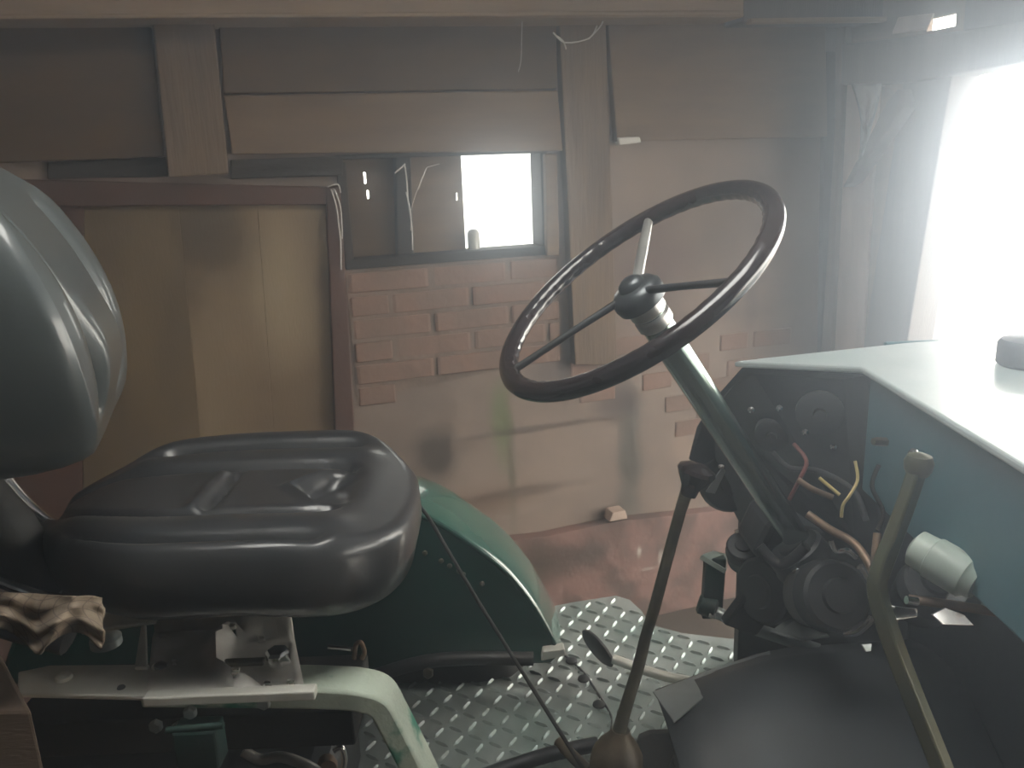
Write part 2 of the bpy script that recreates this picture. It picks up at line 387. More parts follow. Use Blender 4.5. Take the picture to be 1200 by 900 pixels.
for (px, py) in [(690, 430), (735, 405), (780, 395), (905, 395), (700, 460), (860, 400), (812, 425), (870, 430), (840, 452), (795, 472), (838, 478), (812, 500), (770, 446), (760, 420)]:
    s, z = Wsz(px, py); brick(s, z, rnd.uniform(.10, .16), .056, -.0255, B)

# ------------------------------------------------------------------ window
win = structure(MB().obj('window_1', None)) if False else None
fr = MB()
t0, t1 = -.15, .012
fw = .022
def wbx(mb, sa, sb, za, zb, ta, tb_): mb.add(*prismvf([WP(sa, za, tb_), WP(sb, za, tb_), WP(sb, zb, tb_), WP(sa, zb, tb_)], N * (ta - tb_)))
wbx(fr, wa - .01, wb + .01, wz0 - .005, wz0 + fw, -.08, .015); wbx(fr, wa - .01, wb + .01, wz1 - fw * .3, wz1 + .005, -.08, .02)
wbx(fr, wa - .01, wa + fw * .7, wz0 + fw, wz1 - fw * .6, -.08, .01); wbx(fr, wb - fw * .5, wb + .01, wz0 + fw, wz1 - fw * .3, -.08, .01)
win = structure(fr.obj('window_1', 'darkwood')); bevel(win, .003)
def at_t(px, py, t): return Wsz(px, py, t)
tw = -.055
s543 = at_t(543, 240, tw)[0]; s480 = at_t(480, 240, tw)[0]; s466 = at_t(466, 240, tw)[0]
zb0, zb1 = wz0 - .01, wz1 + .01
def hb(name, sa, sb, slits, m='board'):
    ss = sorted({sa, sb, *[q[0] for q in slits], *[q[1] for q in slits]}); zs = sorted({zb0, zb1, *[q[2] for q in slits], *[q[3] for q in slits]})
    o = slab_grid(name, lambda s, z: WP(s, z, tw), ss, zs, slits, .015, m, -N * .015)
    del o['kind']; o.parent = win; o.location = ORG[o] - ORG[win]; return o
def slit(px, y0, y1, wpx=4):
    a = at_t(px - wpx / 2, (y0 + y1) / 2, tw)[0]; b3 = at_t(px + wpx / 2, (y0 + y1) / 2, tw)[0]
    return (a, b3, at_t(px, y1, tw)[1], at_t(px, y0, tw)[1])
hb('shutter_board', wa - .02, s466, [slit(428, 202, 215, 3.4), slit(431.5, 223, 233, 3)], 'board')
hb('shutter_board', s480, s543, [slit(536, 226, 235, 2.4)], 'board_light')
o = wpoly('mullion', [(466, 304), (486, 304), (481, 176), (463, 176)], tw + .03, .05, 'darkwood', win)
gl = WP(s543, wz0 + .01, -.07), WP(wb, wz0 + .01, -.07), WP(wb, wz1, -.07), WP(s543, wz1, -.07)
gm = bpy.data.materials.new('window_glass'); gm.use_nodes = True; gn = gm.node_tree; gn.nodes.remove(gn.nodes['Principled BSDF']); M['glass'] = gm
ta_ = gn.nodes.new('ShaderNodeBsdfTransparent'); tb_2 = gn.nodes.new('ShaderNodeBsdfGlossy'); tb_2.inputs['Roughness'].default_value = .05
ta_.inputs[0].default_value = (.55, .56, .56, 1)
mx_ = gn.nodes.new('ShaderNodeMixShader'); mx_.inputs[0].default_value = .05
gn.links.new(ta_.outputs[0], mx_.inputs[1]); gn.links.new(tb_2.outputs[0], mx_.inputs[2]); gn.links.new(mx_.outputs[0], gn.nodes['Material Output'].inputs[0])
prism('pane', gl, -N * .003, 'glass', win, bev=0)
# small bottle on the sill
bx = WP(at_t(555, 280, -.03)[0], wz0 + fw, -.03)
o = lathe('bottle', bx, (0, 0, 1), [(0, .016), (.002, .018), (.045, .018), (.054, .015), (.058, .011), (.060, .003)], 'glassgreen')
tag(o, 'small pale bottle on the sill at the left of the bright window pane', 'bottle')

# ------------------------------------------------------------------ door in the back wall, left
dr = MB()
def quadW(mb, px, t1_, th): mb.add(*prismvf([WP(*Wsz(x, y, t1_), t1_) for x, y in px], -N * th))
quadW(dr, [(-60, 243), (386, 240), (386, 219), (-60, 208)], .03, .035)
quadW(dr, [(398, 640), (424, 640), (399, 217), (382, 220)], .034, .035)
door = structure(dr.obj('door_1', 'redwood')); bevel(door, .004)
for a in [[(-60, 640), (96, 640), (98, 240), (-60, 240)], [(97, 640), (247, 640), (209, 240), (99, 240)], [(247, 640), (331, 640), (301, 240), (209, 240)], [(331, 640), (400, 640), (385, 240), (301, 240)]]:
    wpoly('plank', a, .008 + rnd.uniform(-.003, .004), .02, ('doordark' if a[0][0] == 97 else 'doorpanel') if a[0][0] > 0 else 'redwood', door, .0015)
for k, pp in enumerate([[(389, 222), (393, 250), (398, 280), (400, 315)], [(384, 226), (397, 221)]]):
    pass
tag(structure(door), 'low ochre plank door in a red brown frame')

# ------------------------------------------------------------------ gateway timbers on the right
Gw = wall_right
gpoly('gate_post', [(1008, 430), (1058, 430), (1116, 84), (1060, 84)], .10, .10, 'bluewood', Gw)
gpoly('gate_post_edge', [(1050, 440), (1064, 440), (1122, 84), (1110, 84)], .03, .10, 'pinkwood', Gw)  # lighter face of the post, its brightness put into a paler wood
gpoly('plank', [(974, 430), (1008, 430), (1030, 100), (985, 100)], .03, .03, 'pinkwood', Gw)
gpoly('plank', [(958, 430), (972, 430), (990, 30), (972, 30)], .05, .03, 'post', Gw)
gpoly('plank', [(1010, 430), (1025, 430), (1056, 120), (1032, 100)], .02, .02, 'board_light', Gw)
gpoly('head_beam', [(985, 100), (1062, 97), (1240, 66), (1240, 18), (1122, 36), (985, 52)], .13, .12, 'bluewood', Gw, .008)
gpoly('brace', [(987, 220), (997, 214), (1058, 126), (1052, 104), (1040, 118)], .15, .05, 'bluewood', Gw)
gpoly('gap_board', [(1044, 40), (1086, 35), (1094, 15), (1052, 20)], .008, .008, 'pinkwood', Gw)
gpoly('gap_board', [(1128, 38), (1260, 20), (1260, -20), (1132, -10)], .05, .05, 'bluewood', Gw)
# crumpled plastic sheet caught behind the brace
mb = []; fs = []
nu, nv = 14, 20
for i in range(nu + 1):
    for j in range(nv + 1):
        a = i / nu; b4 = j / nv
        px = 997 + 4 * b4 + (38 - 26 * b4) * a + 10 * math.sin(b4 * 3) * (1 - a); py = 98 + 100 * b4 - 20 * a * b4
        q = .17 + .025 * noise.noise(Vector((a * 4, b4 * 5, 3))) + .012 * math.sin(a * 9 + b4 * 6)
        t_, z_ = Gtz(px, py, q); mb.append(GP(t_, z_, q))
for i in range(nu):
    for j in range(nv): fs.append((i * (nv + 1) + j, (i + 1) * (nv + 1) + j, (i + 1) * (nv + 1) + j + 1, i * (nv + 1) + j + 1))
M['plastic'] = mat('milky_plastic', (.75, .77, .78), .15, coat=1); M['plastic'].node_tree.nodes['Principled BSDF'].inputs['Transmission Weight'].default_value = .4
o = link('plastic_sheet', mb, fs, 'plastic', None, True)
sd = o.modifiers.new('thick', 'SOLIDIFY'); sd.thickness = .002
tag(o, 'crumpled milky plastic sheet caught on the diagonal brace by the gateway', 'plastic sheet')

# cobwebs
def web(name, P, r, label):
    mbw = MB()
    for q in P: mbw.add(*tubevf(q, r, 5, k=4))
    o = mbw.obj(name, 'white', None, True); tag(o, label, 'cobweb'); return o
def wl(pts, t, j=2): return [WP(*Wsz(x + rnd.uniform(-j, j) * .3, y, t), t) for x, y in pts]
web('cobweb', [wl([(474, 192), (477, 215), (479, 240), (482, 265), (483, 293)], .02), wl([(476, 225), (481, 250), (482, 270)], .022), wl([(463, 203), (471, 196), (475, 192)], .02)], .0022, 'dusty white cobweb strand hanging down the window mullion')
web('cobweb', [wl([(500, 196), (496, 208), (491, 222)], .015), wl([(500, 196), (515, 192)], .015), wl([(500, 197), (488, 225), (481, 250)], .016)], .0009, 'thin forked cobweb in the dark window between mullion and bright pane')
web('cobweb', [wl([(388, 222), (393, 240), (396, 260), (399, 285), (400, 316)], .045), wl([(384, 219), (396, 216), (399, 226)], .045), wl([(392, 222), (399, 245), (401, 280)], .046)], .002, 'dusty cobweb strand along the upper corner of the red brown door frame')
web('cobweb', [wl([(613, 10), (611, 40), (610, 70), (607, 84)], .1)], .0012, 'single cobweb thread hanging from the top beam above the window')
web('cobweb', [wl([(648, 38), (662, 50), (690, 45), (700, 30)], .10), wl([(652, 42), (660, 48), (664, 58)], .1), wl([(690, 46), (703, 32), (708, 22)], .1)], .0022, 'sagging cobweb at the head of the post right of the window')

# ------------------------------------------------------------------ TRACTOR
TR = empty('tractor', (.1, .95, 0), 'old dark green tractor with black seat and large steering wheel beside the back wall', 'tractor')

# --- cushions
def cushion(name, a, b, prof, topfn, place, m, parent, nexp=3.2, nt_=120, nr=34, ztop=0):
    """prof: list of (outset factor, z) for the sides, from rim down to the bottom"""
    verts = []; faces = []
    def outline(th):
        c, s = math.cos(th), math.sin(th)
        return a * math.copysign(abs(c) ** (2 / nexp), c), b * math.copysign(abs(s) ** (2 / nexp), s)
    verts.append(place(0, 0, topfn(0, 0)))
    rings = 0
    for i in range(1, nr + 1):
        r = i / nr; r = r * .94
        for q in range(nt_):
            x, y = outline(2 * math.pi * q / nt_); x *= r; y *= r
            verts.append(place(x, y, topfn(x, y)))
        rings += 1
    for (k, z) in prof:
        for q in range(nt_):
            x, y = outline(2 * math.pi * q / nt_); zz = z
            if z > 0: zz = z + 0 * x
            verts.append(place(x * k, y * k, zz + topfn(x * .94, y * .94) * max(0, min(1, 1 - (max(z, -9) * -1 + ztop) / .05))))
        rings += 1
    for q in range(nt_): faces.append((0, 1 + q, 1 + (q + 1) % nt_))
    for i in range(rings - 1):
        for q in range(nt_): faces.append((1 + i * nt_ + q, 1 + (i + 1) * nt_ + q, 1 + (i + 1) * nt_ + (q + 1) % nt_, 1 + i * nt_ + (q + 1) % nt_))
    faces.append([1 + (rings - 1) * nt_ + q for q in range(nt_)][::-1])
    return link(name, verts, faces, m, parent, 80)
def k_top(z): return z > -.02
def sm(x, a, b): t = max(0, min(1, (x - a) / (b - a))); return t * t * (3 - 2 * t)
def groove(d, w): return math.exp(-(d / w) ** 2)
SX, SY, SZ = -.382, 1.02, 1.144
def seat_top(x, y):
    # y>0 is the far side
    z = .010 * math.cos(x / .26 * 1.3) - .002
    ey = abs(y + .01)
    z += .012 * groove(ey - .195, .028) + .008 * groove(ey - .118, .028) * sm(.2 - abs(x), 0, .05)
    z -= .026 * groove(ey - .160, .010) * sm(.165 - abs(x), 0, .05)           # long seams beside the bolsters
    z -= .020 * groove(math.hypot(max(abs(x + .02) - .13, 0), ey) - .080, .008) * sm(.17 - x, 0, .03)
    z -= .014 * groove(x + .008, .008) * sm(.07 - ey, 0, .015)                # cross seam
    z += .006 * groove(x + .026, .010) * sm(.07 - ey, 0, .02)
    v_ = x - .09 - ey * .8                                                    # arrow shaped dent near the front
    z -= .024 * sm(.058 - ey, 0, .02) * sm(v_, -.008, .008) * sm(.185 - x, 0, .06)
    z += .006 * groove(v_ + .012, .009) * sm(.06 - ey, 0, .02)
    z -= .026 * sm(x, .16, .26) + .014 * sm(-x, .16, .25)
    return z
def seat_place(x, y, z):
    k = 1 - .34 * sm(-x, .02, .27) if y < 0 else 1 - .16 * sm(-x, .02, .27)
    fl = -.038 * sm(x, .05, .24) * sm(-.03 - z, 0, .03) * sm(.25 - y, 0, .3)     # the front drops lower
    return Vector((SX + x, SY + y * k, SZ + z + fl))
seat = cushion('seat', .243, .218, [(.975, -.004), (1.0, -.014), (1.015, -.022), (1.02, -.045), (.99, -.060), (.94, -.070), (.8, -.074)], seat_top, seat_place, 'vinyl', TR, nexp=2.7)
# lower front lip of the seat and its pan
pan = cushion('seat_pan', .25, .205, [(1.0, -.004), (1.0, -.02), (.9, -.024)], lambda x, y: 0, lambda x, y, z: Vector((SX + x * .9, SY + .02 + y * .8, SZ - .07 + z)), 'iron', TR, nr=4)

# --- backrest
tilt = math.radians(3)
BC = Vector((-.522, .880, 1.420)); BYAW = math.radians(18)
def back_top(x, y):       # x: height coordinate, y: across
    ey = abs(y)
    z = .062 - 1.9 * (x + .045) ** 2 + .008 * groove(ey - .125, .03)
    z -= .020 * groove(ey - .085 - .25 * x * (1 if y < 0 else 0), .008) * sm(.125 - abs(x), 0, .03)
    z += .014 * groove(x + .05, .06) * sm(.085 - ey, -.01, .04)
    return z
def back_place(x, y, z):
    up = Vector((-math.sin(tilt), 0, math.cos(tilt))); out = Vector((math.cos(tilt), 0, math.sin(tilt)))
    q = up * x + Vector((0, y, 0)) + out * z
    return BC + Matrix.Rotation(BYAW, 3, 'Z') @ q
backrest = cushion('backrest', .172, .168, [(.97, -.006), (.995, -.018), (1.005, -.032), (1.0, -.055), (.97, -.08), (.9, -.095), (.75, -.10)], back_top, back_place, 'vinylgrey', TR, nexp=2.5)
for yy in (.86, 1.0):
    tube('backrest_tube', [(-.72, yy, 1.42), (-.715, yy, 1.30), (-.69, yy, 1.22), (-.63, yy, 1.12), (-.52, yy, 1.065)], .011, 'chrome', TR, 14)
    if yy == .86: pass
tube('backrest_hinge', [(-.66, .80, 1.16), (-.60, .80, 1.11), (-.50, .80, 1.068)], .022, 'iron', TR, 10)

tube('recliner_cover', [PY(-30, 575, .9), PY(0, 615, .9), PY(30, 655, .9), PY(75, 690, .9)], [.03, .036, .036, .03], 'rubber', TR, 16)
# --- seat slide: holed plates, rails
zr = .985
def holed_plate(name, x0, x1, y0, y1, holes, m, parent, th=.004, zf=lambda x, y: zr):
    """plate with round holes cut as cells: a grid where hole cells become octagons"""
    bm = bmesh.new()
    xs = sorted({x0, x1, *[h[0] - h[2] for h in holes], *[h[0] + h[2] for h in holes]})
    ys = sorted({y0, y1, *[h[1] - h[2] for h in holes], *[h[1] + h[2] for h in holes]})
    # refine so that the form in zf shows
    def refine(L, st):
        o = [L[0]]
        for a, b in zip(L, L[1:]):
            n = max(1, int((b - a) / st)); o += [a + (b - a) * (i + 1) / n for i in range(n)]
        return o
    hl = [(h[0] - h[2], h[0] + h[2], h[1] - h[2], h[1] + h[2]) for h in holes]
    for xa, xb in zip(xs, xs[1:]):
        for ya, yb in zip(ys, ys[1:]):
            cx, cy = (xa + xb) / 2, (ya + yb) / 2
            hit = [h for h, q in zip(holes, hl) if q[0] < cx < q[1] and q[2] < cy < q[3]]
            if hit:
                h = hit[0]; hc = Vector((h[0], h[1])); r = h[2] * .86
                # only when this cell is part of a hole square: fan between square part and circle is left to corners
                n = 10
                if abs(xb - xa - 2 * h[2]) < 1e-6 and abs(yb - ya - 2 * h[2]) < 1e-6:
                    sq = []; ci = []
                    for k in range(16):
                        a = 2 * math.pi * k / 16; c, s = math.cos(a), math.sin(a); mm = max(abs(c), abs(s))
                        sq.append(bm.verts.new((hc.x + c / mm * h[2], hc.y + s / mm * h[2], zf(hc.x, hc.y)))); ci.append(bm.verts.new((hc.x + c * r, hc.y + s * r, zf(hc.x, hc.y))))
                    for k in range(16): bm.faces.new((sq[k], sq[(k + 1) % 16], ci[(k + 1) % 16], ci[k]))
                continue
            RX, RY = refine([xa, xb], .012), refine([ya, yb], .012)
            g = [[bm.verts.new((x, y, zf(x, y))) for y in RY] for x in RX]
            for i in range(len(RX) - 1):
                for j in range(len(RY) - 1): bm.faces.new((g[i][j], g[i + 1][j], g[i + 1][j + 1], g[i][j + 1]))
    bmesh.ops.remove_doubles(bm, verts=bm.verts, dist=1e-5)
    vs = [v.co.copy() for v in bm.verts]; bm.verts.index_update(); fsx = [[v.index for v in f_.verts] for f_ in bm.faces]; bm.free()
    for q in vs: q.x -= .36 * (q.y - y0)
    o = link(name, vs, fsx, m, parent, 60)
    s = o.modifiers.new('sheet', 'SOLIDIFY'); s.thickness = th; s.offset = -1
    return o
X0, X1, Y0, Y1 = -.43, -.247, .80, .99
def zrail(x, y):
    z = zr - .004
    z += .014 * sm(y, Y1 - .035, Y1 - .02)                                   # raised back edge with a row of holes
    r = math.hypot(x + .262, (y - .885) * 1.1)
    z += .018 * groove(r - .088, .008) * (1 if x < -.27 else .3) * sm(Y1 - .02 - y, 0, .01)     # bent rib
    z -= .012 * sm(r, .085, .07) * sm(x, -.36, -.33)
    z -= .008 * groove(y - .955, .012)
    return z
holes = [(X0 + .012 + k * .019, Y1 - .012, .0045) for k in range(5)] + [(-.418, .935, .005), (-.395, .872, .005), (-.325, .925, .0055), (-.290, .928, .0055), (-.262, .915, .0055), (-.330, .828, .0055), (-.292, .838, .0055), (-.262, .848, .0055)]
def fixh(hs):
    out = []
    for (x, y, r) in hs:
        # shift so that no two hole bands partly overlap
        for (x2, y2, r2) in out:
            if abs(x - x2) < r + r2 and abs(x - x2) > 1e-6: x = x2; r = r2
            if abs(y - y2) < r + r2 and abs(y - y2) > 1e-6: y = y2; r = r2
        out.append((x, y, r))
    return out
slide = holed_plate('seat_slide', X0, X1, Y0, Y1, fixh(holes), 'slidesteel', TR, zf=zrail)
box('slide_edge', ((X0 + X1) / 2 + .004, Y0 + .004, zr - .004), (X1 - X0 + .012, .016, .012), 'zinc', slide, bev=.002)
box('slide_slot', (-.342, .876, zr - .009), (.05, .012, .006), 'brass', slide, bev=.002)
bolt('bolt', (-.300, .876, zr - .012), (0, 0, 1), .015, slide, 'chrome', .018)
lathe('dimple', (X0 - .012, .868, zr - .005), (0, 0, 1), [(0, .011), (.003, .009), (.005, .004), (.0055, .001)], 'chrome', slide, 16)
railL = prism('rail_plate', [PZ(22, 818, zr - .012), PZ(176, 822, zr - .012), PZ(176, 783, zr - .012), PZ(60, 784, zr - .012), PZ(22, 792, zr - .012)], (0, 0, .006), 'zinc', TR, .002)
lathe('rivet', PZ(75, 795, zr - .006), (0, 0, 1), [(0, .010), (.004, .009), (.006, .004)], 'zinc', railL, 14)
lathe('rivet', PZ(142, 806, zr - .006), (0, 0, 1), [(0, .005), (.002, .004)], 'iron', railL, 10)
prism('rail_plate', [PZ(95, 745, zr), PZ(183, 732, zr), PZ(187, 716, zr), PZ(120, 722, zr)], (0, 0, .006), 'zinc', TR, .002)
prism('rail_link', [PZ(158, 786, zr), PZ(174, 786, zr), PZ(172, 735, zr), PZ(166, 735, zr)], (0, 0, .005), 'zinc', TR, .002)
lathe('round_plug', PZ(125, 755, zr - .03), (0, 0, 1), [(0, .02), (.01, .02), (.014, .014)], 'sheet', TR, 20)
box('slide_base', (-.42, .91, zr - .09), (.42, .12, .05), 'rubber', TR)

# --- green seat bracket: square tube bending down to the platform
zb = .968
path = [PZ(300, 792, zb), PZ(380, 793, zb), PZ(428, 797, zb)]
p3 = PY(456, 808, path[-1].y + .005); p4 = PY(473, 835, p3.y); p5 = PY(508, 905, p3.y); p6 = PY(540, 975, p3.y); 
path = [Vector((-.46, path[0].y + .01, zb)), path[0], path[1], path[2], p3, p4, p5, p6]
tube('seat_bracket', path, 1, 'greenworn', TR, up=(0, 0, 1), rect=(.05, .03), k=5) if False else None
def ribbon(name, P, w, h, m, parent):
    """rectangular tube whose width stays along world Y"""
    Q = catmull(P, 5); v = []; f = []; n = len(Q)
    for i, p in enumerate(Q):
        t = (Q[min(i + 1, n - 1)] - Q[max(i - 1, 0)]); t.y = 0; t.normalize(); up = Vector((-t.z, 0, t.x)); yy = Vector((0, 1, 0))
        v += [p + yy * (a * w / 2) + up * (b * h) for a, b in ((-1, -1), (1, -1), (1, 0), (-1, 0))]
    for i in range(n - 1):
        for q in range(4): f.append((i * 4 + q, i * 4 + (q + 1) % 4, (i + 1) * 4 + (q + 1) % 4, (i + 1) * 4 + q))
    f += [(3, 2, 1, 0), [(n - 1) * 4 + q for q in range(4)]]
    return bevel(link(name, v, f, m, parent, 35), .004)
ribbon('seat_bracket', path, .052, .028, 'greenworn', TR)
# split pin and clip behind the bracket
tube('split_pin', [PZ(385, 758, .98), PZ(412, 761, .98)], .003, 'chrome', TR, 8, spline=False)
tube('spring_clip', [PY(415, 772, .9), PY(417, 756, .9), PY(423, 753, .9), PY(427, 764, .9), PY(424, 772, .9)], .003, 'rust', TR, 8)

# --- body under the seat
box('gearbox_housing', (-.53, 1.02, .56), (.50, .34, .36), 'iron', TR, bev=.03)
box('axle_housing', (-.62, .95, .52), (.22, 1.1, .20), 'iron', TR, bev=.03)
for px, py in ((224, 833), (184, 849), (210, 851), (310, 822)):
    bolt('bolt', PY(px, py, .815), (0, -1, 0), .008, TR, 'sheet')
box('lift_lever_block', PY(235, 870, .80), (.05, .03, .05), 'darkgreen', TR)
tube('lift_rod', [PY(195, 856, .79), PY(262, 850, .79)], .004, 'darkgreen', TR, 8, spline=False)
tube('hydraulic_hose', [PY(285, 880, .9), PY(305, 890, .9), PY(330, 887, .9), PY(362, 898, .9), PY(380, 912, .9)], .007, 'steel', TR, 10)
tube('hydraulic_hose', [PY(300, 860, .92), PY(360, 832, .94), PY(420, 850, .96)], .006, 'iron', TR, 10)
lathe('hose_clamp', PY(383, 893, .93), (0.3, -1, .2), [(0, .012), (.01, .014), (.02, .012)], 'rust', TR, 14)
tube('hose_clamp', [PY(392, 880, .92), PY(400, 876, .92), (PY(404, 890, .92)), PY(400, 905, .92)], .004, 'chrome', TR, 8)

# --- far fender
yi, yo = 1.32, 1.51
arc = [PY(x, y, yi) for x, y in ((655, 766), (643, 742), (622, 706), (590, 668), (548, 636), (510, 612), (470, 598))]
prof = [(p.x, p.z) for p in arc] + [(-.28, .982), (-.42, .985), (-.58, .965), (-.74, .91), (-.87, .83), (-.95, .70)]
Q = catmull([Vector((x, 0, z)) for x, z in prof], 5)
CCx, CCz = -.42, .50
ny = 10; v = []; f = []
for i, p in enumerate(Q):
    t = (Q[min(i + 1, len(Q) - 1)] - Q[max(i - 1, 0)]).normalized(); up = Vector((t.z, 0, -t.x))
    if up.dot(p - Vector((CCx, 0, CCz))) < 0: up = -up
    for j in range(ny + 1):
        a = j / ny; crown = .008 * (1 - (2 * a - 1) ** 2)
        v.append(Vector((p.x, yi + (yo - yi) * a, p.z)) + up * (crown - (.03 * ((a - .85) / .15) ** 2 if a > .85 else 0)))
for i in range(len(Q) - 1):
    for j in range(ny): f.append((i * (ny + 1) + j, i * (ny + 1) + j + 1, (i + 1) * (ny + 1) + j + 1, (i + 1) * (ny + 1) + j))
fender = link('fender', v, f, 'greencrown', TR, 70)
s = fender.modifiers.new('sheet', 'SOLIDIFY'); s.thickness = .004; s.offset = -1
side = [Vector((p.x, yi, p.z)) for p in Q] + [Vector((-.95, yi, .66)), Vector((.05, yi, .66))]
prism('fender_side', side, (0, -.004, 0), 'green', fender, .0015)
v, f = tubevf([Vector((q.x, yi - .001, q.z)) for q in Q[::3] + [Q[-1]]], .005, 8, k=3)
link('fender_bead', v, f, 'green', fender, True)
prism('fender_foot', [PY(634, 775, 1.3), PY(663, 769, 1.3), PY(661, 761, 1.3), PY(636, 764, 1.3)], (0, .02, .002), 'zinc', fender, .002)
for px, py in ((498, 648), (517, 657), (527, 663), (538, 669), (543, 673), (565, 684)):
    lathe('rivet', PY(px, py, yi - .004), (0, -1, 0), [(0, .005), (.004, .004), (.006, .001)], 'brass', fender, 10)
# rail below the fender
tube('platform_rail', [Vector((-.35, 1.26, .655)), PY(500, 775, 1.26), PY(625, 772, 1.26)], .012, 'iron', TR, 10)
bolt('bolt', PY(502, 788, 1.25), (0, -1, .3), .010, TR, 'brass')
# tyres
def tyre(name, cx, cy, r, wdt, rim=.55):
    pr = [(-wdt / 2 + .01, r * rim), (-wdt / 2, r * .8), (-wdt / 2 + .015, r * .94), (-wdt / 4, r), (wdt / 4, r), (wdt / 2 - .015, r * .94), (wdt / 2, r * .8), (wdt / 2 - .01, r * rim)]
    o = lathe(name, (cx, cy, r), (0, 1, 0), pr, 'rubber', TR, 48)
    lathe('wheel_disc', (cx, cy, r), (0, 1, 0), [(-.03, r * .12), (-.05, r * .2), (-.01, r * .5), (.01, r * .5), (.05, r * .2)], 'green', o, 32)
    mb = MB()
    for k in range(22):
        a = 2 * math.pi * k / 22
        for sg in (-1, 1):
            aa = a + (math.pi / 22 if sg > 0 else 0)
            e = Vector((math.cos(aa), 0, math.sin(aa))); tt = Vector((-math.sin(aa), 0, math.cos(aa)))
            Rm = Matrix((tt, Vector((0, 1, 0)), e)).transposed() @ Matrix.Rotation(sg * .7, 3, 'Z')
            mb.add(*boxvf(Vector((cx, cy + sg * wdt * .22, r)) + e * (r + .003), (.022, wdt * .5, .02), Rm))
    lg = mb.obj('tyre_lugs', 'rubber', o); lg['kind'] = 'stuff'
    return o
tyre('rear_tyre', -.42, 1.45, .45, .2)
tyre('rear_tyre', -.50, .30, .45, .18)
for yy in (.60, 1.32): tyre('front_tyre', 1.65, yy, .3, .12)
box('front_axle', (1.65, .96, .32), (.08, .7, .08), 'iron', TR, bev=.01)

# --- platform (tread plate)
zp = .60
outl = [PZ(250, 905, zp), PZ(430, 790, zp), PZ(560, 760, zp), PZ(640, 712, zp), PZ(676, 705, zp), PZ(722, 698, zp), PZ(738, 703, zp), PZ(752, 716, zp), PZ(762, 732, zp), PZ(800, 742, zp), PZ(904, 754, zp), PZ(902, 768, zp), PZ(905, 800, zp), PZ(850, 920, zp), PZ(560, 1000, zp), PZ(300, 1000, zp)]
plate = prism('footplate', [p - Vector((0, 0, .006)) for p in outl], (0, 0, .006), 'tread', TR, 0)
def inside(x, y, poly):
    c = False; n = len(poly)
    for i in range(n):
        a, b = poly[i], poly[i - 1]
        if (a.y > y) != (b.y > y) and x < (b.x - a.x) * (y - a.y) / (b.y - a.y) + a.x: c = not c
    return c
mb = MB(); g = .0295; rot = math.radians(13)
hx = [(1, 0), (.55, .75), (-.55, .75), (-1, 0), (-.55, -.75), (.55, -.75)]
for i in range(-60, 60):
    for j in range(-60, 60):
        x0 = i * g; y0 = j * g; x = x0 * math.cos(rot) - y0 * math.sin(rot) + .1; y = x0 * math.sin(rot) + y0 * math.cos(rot) + 1.3
        if not all(inside(x + dx, y + dy, outl) for dx, dy in ((.014, 0), (-.014, 0), (0, .014), (0, -.014))): continue
        an = rot + math.radians(-45 if (i + j) % 2 else 45); c, s_ = math.cos(an), math.sin(an)
        P = []
        for a, b in hx: P.append((x + (a * .0145) * c - (b * .0042) * s_, y + (a * .0145) * s_ + (b * .0042) * c, zp))
        for a in (.6, -.6): P.append((x + a * .0145 * c, y + a * .0145 * s_, zp + .0042))
        mb.add(P, [(0, 1, 6), (1, 2, 7, 6), (2, 3, 7), (3, 4, 7), (4, 5, 6, 7), (5, 0, 6)])
tr_ = mb.obj('tread_pattern', 'tread', plate); tr_['kind'] = 'stuff'
# seam between the two plates with its bolts
sv = [PZ(662, 768, zp + .002), PZ(684, 788, zp + .002), PZ(700, 812, zp + .002), PZ(716, 838, zp + .002), PZ(716, 858, zp + .002)]
tube('seam', sv, .0022, 'iron', plate, 6)
for px, py in ((670, 775), (684, 796), (702, 826)):
    lathe('bolt_washer', PZ(px, py, zp + .001), (0, 0, 1), [(0, .012), (.003, .011), (.006, .006)], 'iron', plate, 12)
# crankcase rail in front of the platform
tube('control_rod', [PZ(560, 912, .63), PZ(640, 885, .63), PZ(700, 872, .63)], .012, 'iron', TR, 10)
tube('control_rod', [PZ(655, 870, .64), PZ(690, 905, .64)], .010, 'boot', TR, 10)

# --- accelerator pedal
pc = PZ(700, 760, .67)
e_dir = (PZ(720, 775, .66) - PZ(805, 800, .62)).normalized()
acc = tube('accelerator_pedal', [PZ(808, 800, .615), PZ(806, 798, .64), PZ(770, 790, .65), PZ(718, 772, .665)], .009, 'zinc', TR, 12)
R3 = RM.to_3x3(); pn = R3 @ Vector((-.77, -.53, .36))
lathe('pedal_pad', pc, -pn, [(-.004, .036), (.0, .042), (.005, .040), (.006, .03)], 'iron', acc, 28)

# --- transmission cover
def tcs(x): return x
mb = MB()
zt = .74
fr_ = [PZ(765, 812, zt), PZ(800, 798, zt), PZ(845, 782, zt), PZ(900, 764, zt)]
cov = [fr_[0], fr_[1], fr_[2], fr_[3]]
nx = 16; nyy = 10; v = []; f = []
A = PZ(768, 812, zt); Bp = PZ(905, 764, zt); L = Vector((1.25, 1.24, zt)); 
rowN = 14
for i in range(rowN + 1):
    a = i / rowN
    # far edge from A through B and on; near edge sloping down towards the viewer
    far = A.lerp(Bp, min(a * 3, 1)) if a < 1 / 3 else Bp.lerp(L, (a - 1 / 3) * 1.5)
    near = Vector((A.x + .02 + (L.x - A.x) * a, .74 - .10 * sm(a, 0, .4), .56))
    for j in range(nyy + 1):
        b = j / nyy; p = far.lerp(near, b)
        p.z = .56 + (far.z - .56) * (1 - b ** 2.4) + .035 * math.sin(min(b * 2.2, 1) * math.pi) * sm(a, .02, .2)
        v.append(p)
